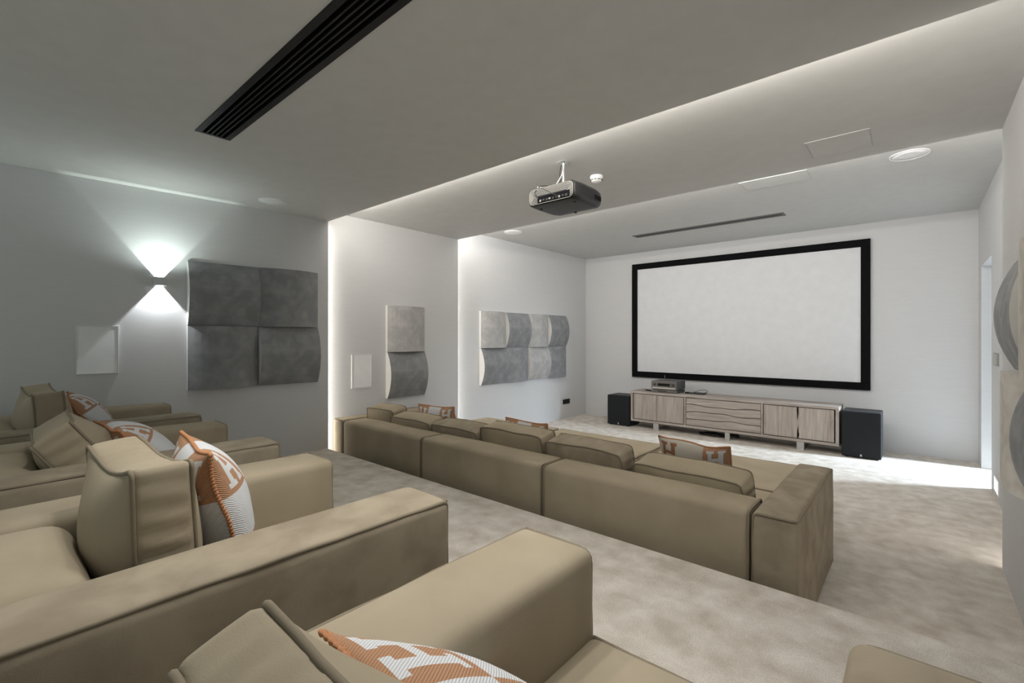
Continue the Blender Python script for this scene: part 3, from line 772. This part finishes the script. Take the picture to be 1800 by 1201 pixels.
c0 = armchair(CHX[0], 'taupe velvet armchair against the left wall, farthest along the row', 1)
LB = ['', 'taupe velvet armchair second from the left wall, its pillow half hidden', 'taupe velvet armchair with upright cushion, second nearest of the row', 'nearest taupe velvet armchair, cut by the bottom edge of the photo']
for i in (1, 2, 3):
    c = copy_tree(c0); c.location = (CHX[i] + CW / 2, .43, PL); c['label'] = LB[i]
SEAT = -.722
GC = 'taupe back cushions on the armchairs'
cx = [q + CW / 2 for q in CHX]
back_cushion(cx[0] + .03, .30, SEAT, .47, .13, .39, 4, 3, 3, 'taupe box cushion in the armchair against the left wall', 1.3, GC, bulge=.075)
back_cushion(cx[1] + .02, .43, SEAT + .03, .49, .15, .35, 36, -4, 0, 'slumped taupe box cushion in the second armchair from the left wall', 2.7, GC, bulge=.06)
back_cushion(cx[2] - .005, .315, SEAT, .47, .125, .39, 3, 2, 0, 'upright taupe box cushion with gathered side, second nearest armchair', 4.1, GC, bulge=.065)
back_cushion(cx[3] - .01, .335, SEAT, .47, .10, .405, 21, 2, 0, 'nearest taupe box cushion at the bottom edge of the photo', 5.9, GC, bulge=.085)
GP = 'orange and white letter pillows on the armchairs'
pillow(PB, (cx[0] + .0, .63, SEAT + .0), (34, 0, -6), 'orange and white H pillow in the armchair against the left wall', GP)
pillow(PA, (cx[1] - .01, .715, SEAT + .015), (47, 0, 4), 'orange and white H pillow behind the slumped cushion', GP)
pillow(PA, (cx[2] - .0, .535, SEAT), (14, 0, -5), 'orange and white H pillow in the second nearest armchair', GP)
pillow(PB, (cx[3] - .07, .735, SEAT - .055), (53, 7, -3), 'nearest orange and white pillow, leaning back at the bottom edge', GP).scale = (1.3, .78, 1.22)

# ------------------------------------------------------------------ long sofa on the lower floor
SB, SI, SFY, ST = 2.515, 2.79, 3.735, -.862
t = thing('sofa', 'long taupe velvet modular sofa with its back to the platform', 'sofa', (-2.56, 3.1, FL))
OX, OY, OZ = t.location
def sx(q): return q - OX
def sy(q): return q - OY
def sz(q): return q - OZ
MODX = [-4.515, -3.222, -1.917, -.624]
for i in range(3):
    b0 = soft('backrest', sx(MODX[i]) + .002, sx(MODX[i + 1]) - .002, sy(SB), sy(SI), .01, sz(ST), .035, M['velvet'], t, n=(20, 5, 8), bulge=(0, .008, .008), wob=.006, seed=i * 3 + 1, freq=2)
    for xx in (sx(MODX[i]) + .010, sx(MODX[i + 1]) - .010):
        pipe('piping', roundpath([(xx, sy(SB) + .006, .01), (xx, sy(SB) + .006, sz(ST) - .004), (xx, sy(SI) - .006, sz(ST) - .004), (xx, sy(SI) - .006, sz(-1.05))], .03, wob=.002), .0065, M['pipe'], b0)
    soft('seat', sx(MODX[i]) + .003, sx(MODX[i + 1]) - .003, sy(SI) - .01, sy(3.685), .01, sz(-1.082), .03, M['velvet_lit'], t, n=(12, 8, 5), bulge=(0, .004, .010), wob=.006, seed=i * 3 + 2)
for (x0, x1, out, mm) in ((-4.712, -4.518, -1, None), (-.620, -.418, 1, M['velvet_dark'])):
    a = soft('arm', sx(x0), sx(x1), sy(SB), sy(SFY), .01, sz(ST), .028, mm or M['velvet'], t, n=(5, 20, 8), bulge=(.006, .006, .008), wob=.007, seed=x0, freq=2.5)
    xo, xi = (sx(x1) - .006, sx(x0) + .008) if out > 0 else (sx(x0) + .006, sx(x1) - .008)
    pipe('piping', roundpath([(xi, sy(SB) + .008, .01), (xi, sy(SB) + .005, sz(ST) - .004), (xo, sy(SB) + .005, sz(ST) - .004), (xo, sy(SFY) - .01, sz(ST) - .004), (xo, sy(SFY) - .006, .02)], .025, wob=.003), .0065, M['pipe'], a)
GO = 'taupe ottomans in front of the sofa'
for (x0, x1, lb) in ((-4.47, -3.235, 'taupe velvet ottoman in front of the sofa, at the left wall'), (-3.215, -1.925, 'middle taupe velvet ottoman of the three before the sofa'), (-1.895, -.655, 'taupe velvet ottoman in front of the sofa, beside the right arm')):
    o = thing('ottoman', lb, 'ottoman', ((x0 + x1) / 2, 4.165, FL), 0, GO); h = (x1 - x0) / 2
    bd = soft('body', -h, h, -.46, .46, .01, .415, .045, M['velvet_lit'], o, n=(12, 9, 6), bulge=(.004, .004, .012), wob=.007, seed=x0)
    pipe('piping', roundpath([(-h + .012, -.448, .405), (h - .012, -.448, .405), (h - .012, .448, .405), (-h + .012, .448, .405)], .04, closed=True, wob=.002), .006, M['pipe'], bd)
GS = 'taupe back cushions along the sofa'
for (x0, x1, dz, pt, yw, mm, lb, sd) in (
        (-4.505, -4.075, .02, 8, 4, None, 'first taupe back cushion of the sofa, by the left arm', 11.2),
        (-4.06, -3.455, -.02, 12, 2, None, 'pale gathered taupe cushion, second from the sofa left end', 12.9),
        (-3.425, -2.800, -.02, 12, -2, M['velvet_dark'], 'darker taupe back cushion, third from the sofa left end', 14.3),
        (-2.785, -2.130, .025, 9, 0, None, 'taupe back cushion in front of the middle throw pillow', 15.8),
        (-2.105, -1.470, .005, 10, -1, M['velvet_dark'], 'dark taupe back cushion, second from the sofa right arm', 17.1),
        (-1.385, -.715, -.025, 13, -3, None, 'last taupe back cushion of the sofa, beside the right arm', 18.6)):
    back_cushion((x0 + x1) / 2, 2.935, -1.075, x1 - x0, .185, .325 + dz, pt, yw, 0, lb, sd, GS, mm, bulge=.03, ear=.0, rnd=.06)
GT = 'letter throw pillows on the sofa'
pillow(PA, (-3.76, 3.24, -1.07), (20, 0, 12), 'brown and white H pillow at the sofa left end', GT).scale = (1.1, 1, .95)
pillow(PA, (-2.52, 3.22, -1.07), (20, 0, -3), 'orange and white H pillow behind the middle back cushions', GT).scale = (1.15, 1, .92)
pillow(PC, (-1.10, 3.26, -1.082), (24, 0, -4), 'cream and orange H pillow near the sofa right arm', GT).scale = (1, 1, .92)

# ------------------------------------------------------------------ lift everything so that the lower floor is at z = 0
for o in list(sc.objects):
    if o.parent is None: o.location.z += LIFT
